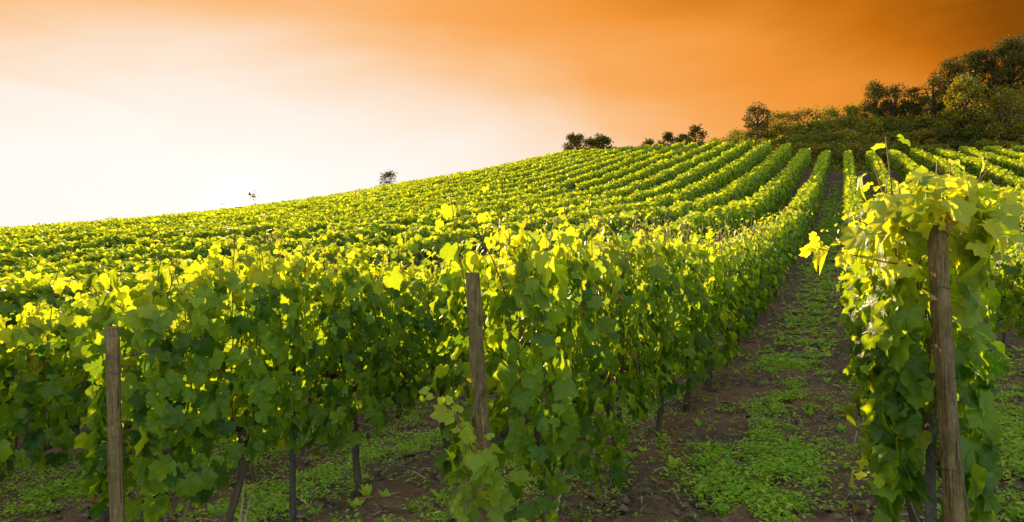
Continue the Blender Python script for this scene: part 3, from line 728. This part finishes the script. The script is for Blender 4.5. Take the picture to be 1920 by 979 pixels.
sb = Bag()
under = lambda x, y: np.clip(np.exp(-((x + 1.45) / .45) ** 2) + np.exp(-((x + 3.6) / .5) ** 2) + np.exp(-((x - .2) / .3) ** 2) * .8 + .22 + np.exp(-((x + 5.6) / .5) ** 2), 0, 1) * (.3 + .7 * (vnoise(x, y, 1.3) > .45))
x, y = scatter(9000, -7, 3.5, 1.8, 20, under, 1.2); n = len(x); a = rng.random(n) * 6.28
put_leaves(sb, np.c_[x, y, ground_z(x, y) + .015 + .03 * rng.random(n)], np.c_[np.cos(a), np.sin(a), rng.normal(.05, .15, n)], np.c_[rng.normal(0, .4, (n, 2)), np.ones(n)], .08 + .22 * rng.random(n) ** 2, np.zeros((n, 3)), [(BLADE[0][0] * (.7, 1, 1), BLADE[0][1])])
x, y = scatter(2600, -7, 3.5, 3.2, 24, lambda x, y: np.clip(np.exp(-((x + 1.62) / .22) ** 2) + np.exp(-((x + 3.75) / .25) ** 2) + np.exp(-((x + 5.7) / .25) ** 2) + np.exp(-((x - .25) / .18) ** 2), 0, 1) * (vnoise(x, y, .8) > .42), 1.0); n = len(x)
put_leaves(sb, np.c_[x, y, ground_z(x, y)], np.c_[rng.normal(0, .35, (n, 2)), np.ones(n)], np.c_[rng.normal(0, 1, (n, 2)), np.full(n, .3)], .2 + .45 * rng.random(n), np.zeros((n, 3)), [(BLADE[0][0] * (.45, 1, 1), BLADE[0][1])])
fl = Bag(); x, y = scatter(1500, -7, 3.5, 1.8, 16, lambda x, y: .3 + 0 * x + .7 * (vnoise(x, y, 1.2) > .5), 1.1); n = len(x)
put_leaves(fl, np.c_[x, y, ground_z(x, y) + .02], np.c_[rng.normal(0, 1, (n, 2)), rng.normal(0, .2, n)], np.c_[rng.normal(0, .35, (n, 2)), np.ones(n)], .05 + .06 * rng.random(n), np.c_[rng.random(n), rng.random(n) * .3, .6 + .4 * rng.random(n)], MID, True)
tag(fl.build('leaf_litter', M_VINE), 'brown fallen vine leaves lying on the soil', 'fallen leaves', kind='stuff')
tag(sb.build('dry_grass', M_STRAW), 'dry straw and dead grass stalks under the vines', 'dry grass', kind='stuff')
kb = Bag()
x, y = scatter(9000, -7, 3.5, 1.8, 14, lambda x, y: .35 + .65 * (vnoise(x, y, 1.1) > .5), 1.2)
for xx, yy in zip(x, y):
    s = .008 + .045 * random.random() ** 2.5
    V = _oct * s * (1 + .6 * (rng.random((10, 1)) - .5)) * (1, 1, .7); kb.add(V + (xx, yy, float(ground_z(xx, yy)) + s * .1), _octT)
tag(kb.build('soil_clods', M_CLOD, smooth=False), 'small dark clods of crumbled soil between the rows', 'soil clods', kind='stuff')

# ------------------------------------------------------------------ bushes and trees on the crest
def on_ground(px, Y):
    r = (px - 960) / 1280; Xw = (r * Y * C_ - Y * S_) / (C_ + r * S_)
    return Xw, -Xw * S_ + Y * C_
def shrub(px, Y, top_y, width_px, label, group, mat=None, nleaf=700, name='shrub', cat='shrub', open_=.0, young=.15, trunk_frac=.12, leaf=None, lobes=7, aut=.12, base_drop=0):
    """a bush or tree: tapered limbs and a crown of many leaf sized faces gathered in uneven clumps"""
    mat = mat or M_SHRUB
    Xw, d = on_ground(px, Y); g = float(ground_z(Xw, Y)); H = (475 - top_y) / 1280 * d - g + base_drop
    W = width_px / 1280 * d / 2
    root = empty(name, (Xw, Y, g)); tag(root, label, cat, group)
    H = max(H, .6)
    bb = Bag(); fb = Bag(); P_ = []; cl = []
    tube(bb, [(Xw, Y, g - .2), (Xw + .05 * W, Y, g + H * trunk_frac), (Xw - .05 * W, Y, g + H * .6)], [.035 * H + .03, .03 * H, .012 * H], 6, jitter=.2)
    for i in range(lobes):
        a = i * 2.4 + rng.random(); u = (i + .5) / lobes; rr = W * .72 * math.sqrt(max(.15, 1 - (u * 1.6 - .55) ** 2)) * (.5 + .5 * rng.random())
        hz = g + H * (trunk_frac + (.95 - trunk_frac) * u * (.92 + .1 * rng.random()))
        hz = min(hz, g + H * .86)
        c = np.array([Xw + rr * math.cos(a), Y + rr * math.sin(a), hz]); cl.append((c, max(W * .42, H * .16) * (.5 + .6 * rng.random()) * (8 / max(lobes, 8)) ** .35))
        st = np.array([Xw, Y, g + H * (trunk_frac + .3 * u)])
        tube(bb, [st, (st + c) / 2 + rng.normal(0, .05 * W, 3), c], [.016 * H, .010 * H, .004 * H], 5)
    cl.append((np.array([Xw + rng.normal(0, .1 * W), Y, g + H * .84]), H * .16))
    per = int(nleaf * (2.0 if leaf is None else 1.3)) // len(cl)
    for c, r in cl:
        # twigs from each clump centre
        for q in range(3 if open_ < .3 else 6):
            dirv = unit(rng.normal(0, 1, 3) + (0, 0, .7)); tube(bb, [c, c + dirv * r * 1.15], [.005 * H, .002 * H], 4, cap=False)
        dv = unit(rng.normal(0, 1, (per, 3))); rad = r * rng.random(per) ** (1 / 2.4) * (1 + .45 * rng.random(per) ** 3)
        P_.append(c + dv * rad[:, None] * (1.0, 1.0, .78))
    P = np.concatenate(P_)
    P = P[P[:, 2] > g + .02]; n = len(P)
    if open_ > 0:
        k = vnoise(P[:, 0] * 1.1 + P[:, 1], P[:, 2] * 1.1, 6 / max(W, .5)) > open_ * .6; P = P[k]; n = len(P)
    ls = (leaf * .85 if leaf else .23)
    tv = rng.normal(0, 1, (n, 3)) + (0, 0, -.1); nv_ = rng.normal(0, 1, (n, 3)) + (0, 0, .6)
    hfr = (P[:, 2] - g) / H
    put_leaves(fb, P, tv, nv_, ls * (.6 + .8 * rng.random(n)), np.c_[rng.random(n), (rng.random(n) < young) * rng.random(n), (rng.random(n) < aut) * rng.random(n)], CARD)
    bb.build('trunk', M_BARK, root); fb.build('crown', mat, root)
    return root
GS = 'bushes on the skyline'
# skyline clump at the left of the crest
shrub(1078, 87, 249, 74, 'leftmost feathery bush of the dark clump on the skyline', GS, M_TREE, 2000, open_=.2, lobes=14, trunk_frac=.03)
shrub(1108, 88, 259, 70, 'low middle bush of the dark clump on the skyline', GS, M_TREE, 1500, open_=.1, lobes=13, trunk_frac=.03)
shrub(1132, 87, 253, 66, 'right bush of the dark clump on the skyline', GS, M_TREE, 1700, open_=.2, lobes=13, trunk_frac=.03)
shrub(1100, 84.5, 283, 110, 'low reddish undergrowth at the foot of the skyline clump', GS, M_SHRUB, 1000, lobes=12, aut=.5)
shrub(1216, 87, 262, 60, 'flat dark bush on the skyline between clump and small trees', GS, M_TREE, 900, lobes=8)
shrub(1253, 88, 246, 48, 'leftmost of three small skyline trees', GS, M_TREE, 800, name='small_tree', cat='small tree', open_=.35, lobes=8)
shrub(1279, 88, 249, 36, 'smallest middle one of three small skyline trees', GS, M_TREE, 500, name='small_tree', cat='small tree', open_=.3, lobes=6)
shrub(1304, 88, 234, 46, 'tallest right one of three small skyline trees', GS, M_TREE, 900, name='small_tree', cat='small tree', open_=.35, lobes=8)
shrub(1288, 87, 266, 100, 'low dark growth under the three small skyline trees', GS, M_TREE, 700, lobes=10)
shrub(727, 84, 318, 58, 'lone small bush on the left skyline right of the sun', GS, M_TREE, 900, open_=.4, lobes=9, leaf=.28)
shrub(470, 86, 354, 48, 'wispy sapling beside the glowing sun', GS, M_TREE, 420, name='sapling', cat='sapling', open_=.4, lobes=7, leaf=.28)
shrub(418, 86, 374, 20, 'tiny sapling left of the glowing sun', GS, M_TREE, 160, name='sapling', cat='sapling', open_=.4, lobes=4, leaf=.2)
shrub(78, 80, 417, 28, 'tiny dark bush at the far left of the skyline', GS, M_TREE, 120, open_=.2, lobes=5, leaf=.26)
shrub(953, 85, 301, 5, 'thin twig standing up from the middle skyline', GS, M_TREE, 25, name='sapling', cat='sapling', lobes=3, leaf=.15)
# small field hut roof edge by the crest
hx, hd = on_ground(1172, 88); hg = float(ground_z(hx, 88)); hut = empty('field_hut', (hx, 88, hg)); tag(hut, 'tiny dark flat-roofed hut peeking over the crest right of the clump', 'hut')
def box(bag, x0, x1, y0, y1, z0, z1):
    V = np.array([(x, y, z) for z in (z0, z1) for y in (y0, y1) for x in (x0, x1)]); T = []
    for q in ((0, 2, 3, 1), (4, 5, 7, 6), (0, 1, 5, 4), (1, 3, 7, 5), (3, 2, 6, 7), (2, 0, 4, 6)): T += [(q[0], q[1], q[2]), (q[0], q[2], q[3])]
    bag.add(V, T)
M_HUT = simple('hut_board', (0.02, 0.014, 0.01), (0.05, 0.035, 0.022), 8, .9, .4, (6, 6, .4))
hz_ = (475 - 281) / 1280 * hd
b_ = Bag(); box(b_, hx - 1.1, hx + 1.1, 87.2, 89.2, hg - .3, hz_ - .12); b_.build('wall', M_HUT, hut, smooth=False)
b_ = Bag(); box(b_, hx - 1.3, hx + 1.3, 87.0, 89.4, hz_ - .119, hz_); b_.build('roof', M_HUT, hut, smooth=False)
shrub(1185, 86, 272, 20, 'spiky low plant beside the tiny hut on the crest', GS, M_TREE, 160, lobes=5, leaf=.22)
# lone tree and ridge
shrub(1419, 96, 192, 78, 'lone rounded tree standing above the ridge bushes', 'trees on the ridge', M_TREE, 1100, name='tree', cat='tree', open_=.45, lobes=16, trunk_frac=.35, young=.05)
shrub(1640, 104, 150, 64, 'dark leaning tree at the left end of the ridge trees', 'trees on the ridge', M_TREE, 1500, name='tree', cat='tree', open_=.15, lobes=13, trunk_frac=.25)
shrub(1674, 104, 156, 62, 'feathery dark tree second along the ridge trees', 'trees on the ridge', M_TREE, 900, name='tree', cat='tree', open_=.4, lobes=12, trunk_frac=.25)
shrub(1710, 104, 158, 62, 'feathery dark tree third along the ridge trees', 'trees on the ridge', M_TREE, 900, name='tree', cat='tree', open_=.45, lobes=12, trunk_frac=.25)
shrub(1748, 102, 140, 66, 'spiky dark tree with splayed branches beside the tall trees', 'trees on the ridge', M_TREE, 800, name='tree', cat='tree', open_=.55, lobes=13, trunk_frac=.25)
shrub(1780, 100, 104, 62, 'narrow dark tree left of the tall group', 'trees on the ridge', M_TREE, 2000, name='tree', cat='tree', open_=.3, lobes=13, trunk_frac=.3)
shrub(1828, 101, 86, 84, 'dark round-topped tree in the middle of the tall group', 'trees on the ridge', M_TREE, 2800, name='tree', cat='tree', open_=.3, lobes=18, trunk_frac=.35)
shrub(1892, 100, 62, 110, 'tallest layered dark tree at the right edge', 'trees on the ridge', M_TREE, 4200, name='tree', cat='tree', open_=.35, lobes=24, trunk_frac=.35)
shrub(1950, 98, 90, 90, 'dark tree cut off by the right edge of the ridge', 'trees on the ridge', M_TREE, 1500, name='tree', cat='tree', open_=.2, lobes=15, trunk_frac=.3)
shrub(1806, 94, 134, 110, 'pale olive airy tree in front of the tall dark trees', 'trees on the ridge', M_SHRUB, 2600, name='tree', cat='tree', open_=.35, lobes=21, trunk_frac=.2, young=.6)
shrub(1880, 93, 160, 150, 'broad golden olive tree below the tallest dark tree', 'trees on the ridge', M_SHRUB, 2600, name='tree', cat='tree', open_=.2, lobes=21, trunk_frac=.15, young=.5, aut=.3)
# shrubs that cover the bank
rp = [(1340, 262), (1380, 247), (1420, 240), (1455, 210), (1500, 206), (1545, 200), (1590, 190), (1620, 196), (1680, 190), (1740, 182), (1800, 170), (1920, 150), (1990, 140)]
rx = np.array([p[0] for p in rp]); ry = np.array([p[1] for p in rp])
WORDS = ['dark olive', 'rusty', 'golden olive', 'brown-green', 'deep green', 'yellowish', 'reddish brown', 'grey-green']
i = 0
for row_, (Yr, frac) in enumerate(((104, 0.0), (98, .30), (93, .56), (88.5, .80))):
    cnt_ = 0; px = 1345 + row_ * 9 + (0 if row_ < 3 else -30)
    while px < 1985:
        wpx = random.uniform(60, 100); ty = np.interp(px, rx, ry); by_ = 288 if px < 1900 else 285
        top = ty + (by_ - ty) * frac + random.uniform(-5, 5)
        kind = random.choice(range(8))
        zone = ['along the ridge line of the bank', 'in the upper band of the bank', 'in the lower band of the bank', 'directly above the vine row ends'][row_]
        shrub(px, Yr + random.uniform(-1.5, 1.5), top, wpx, '%s shrub, %s from the left %s' % (WORDS[kind], ORD[cnt_], zone), 'shrubs on the overgrown bank', M_SHRUB if kind != 4 else M_TREE, 1100, lobes=15, open_=.1,
              young=[.08, .15, .45, .15, .05, .55, .1, .2][kind], aut=[.05, .45, .1, .25, .03, .1, .6, .05][kind], trunk_frac=.05)
        px += wpx * .46; cnt_ += 1
# undergrowth carpet under and between the shrubs
ub = Bag(); n = 46000
x = -38 + rng.random(n) * 85; y = 84.8 + rng.random(n) * 26; k = (x > -30) | (y < 88); x, y = x[k], y[k]; n = len(x)
z = ground_z(x, y) + .1 + rng.random(n) * (.5 + 1.1 * vnoise(x, y, .35)) * sstep(84, 88, y)
put_leaves(ub, np.c_[x, y, z], rng.normal(0, 1, (n, 3)), rng.normal(0, 1, (n, 3)) + (0, 0, .8), .32 * (.6 + .8 * rng.random(n)), np.c_[rng.random(n), (rng.random(n) < .15) * .7, (rng.random(n) < .15) * rng.random(n)], CARD)
tag(ub.build('undergrowth', M_SHRUB), 'tangled dark undergrowth covering the bank above the vines', 'undergrowth', kind='stuff')
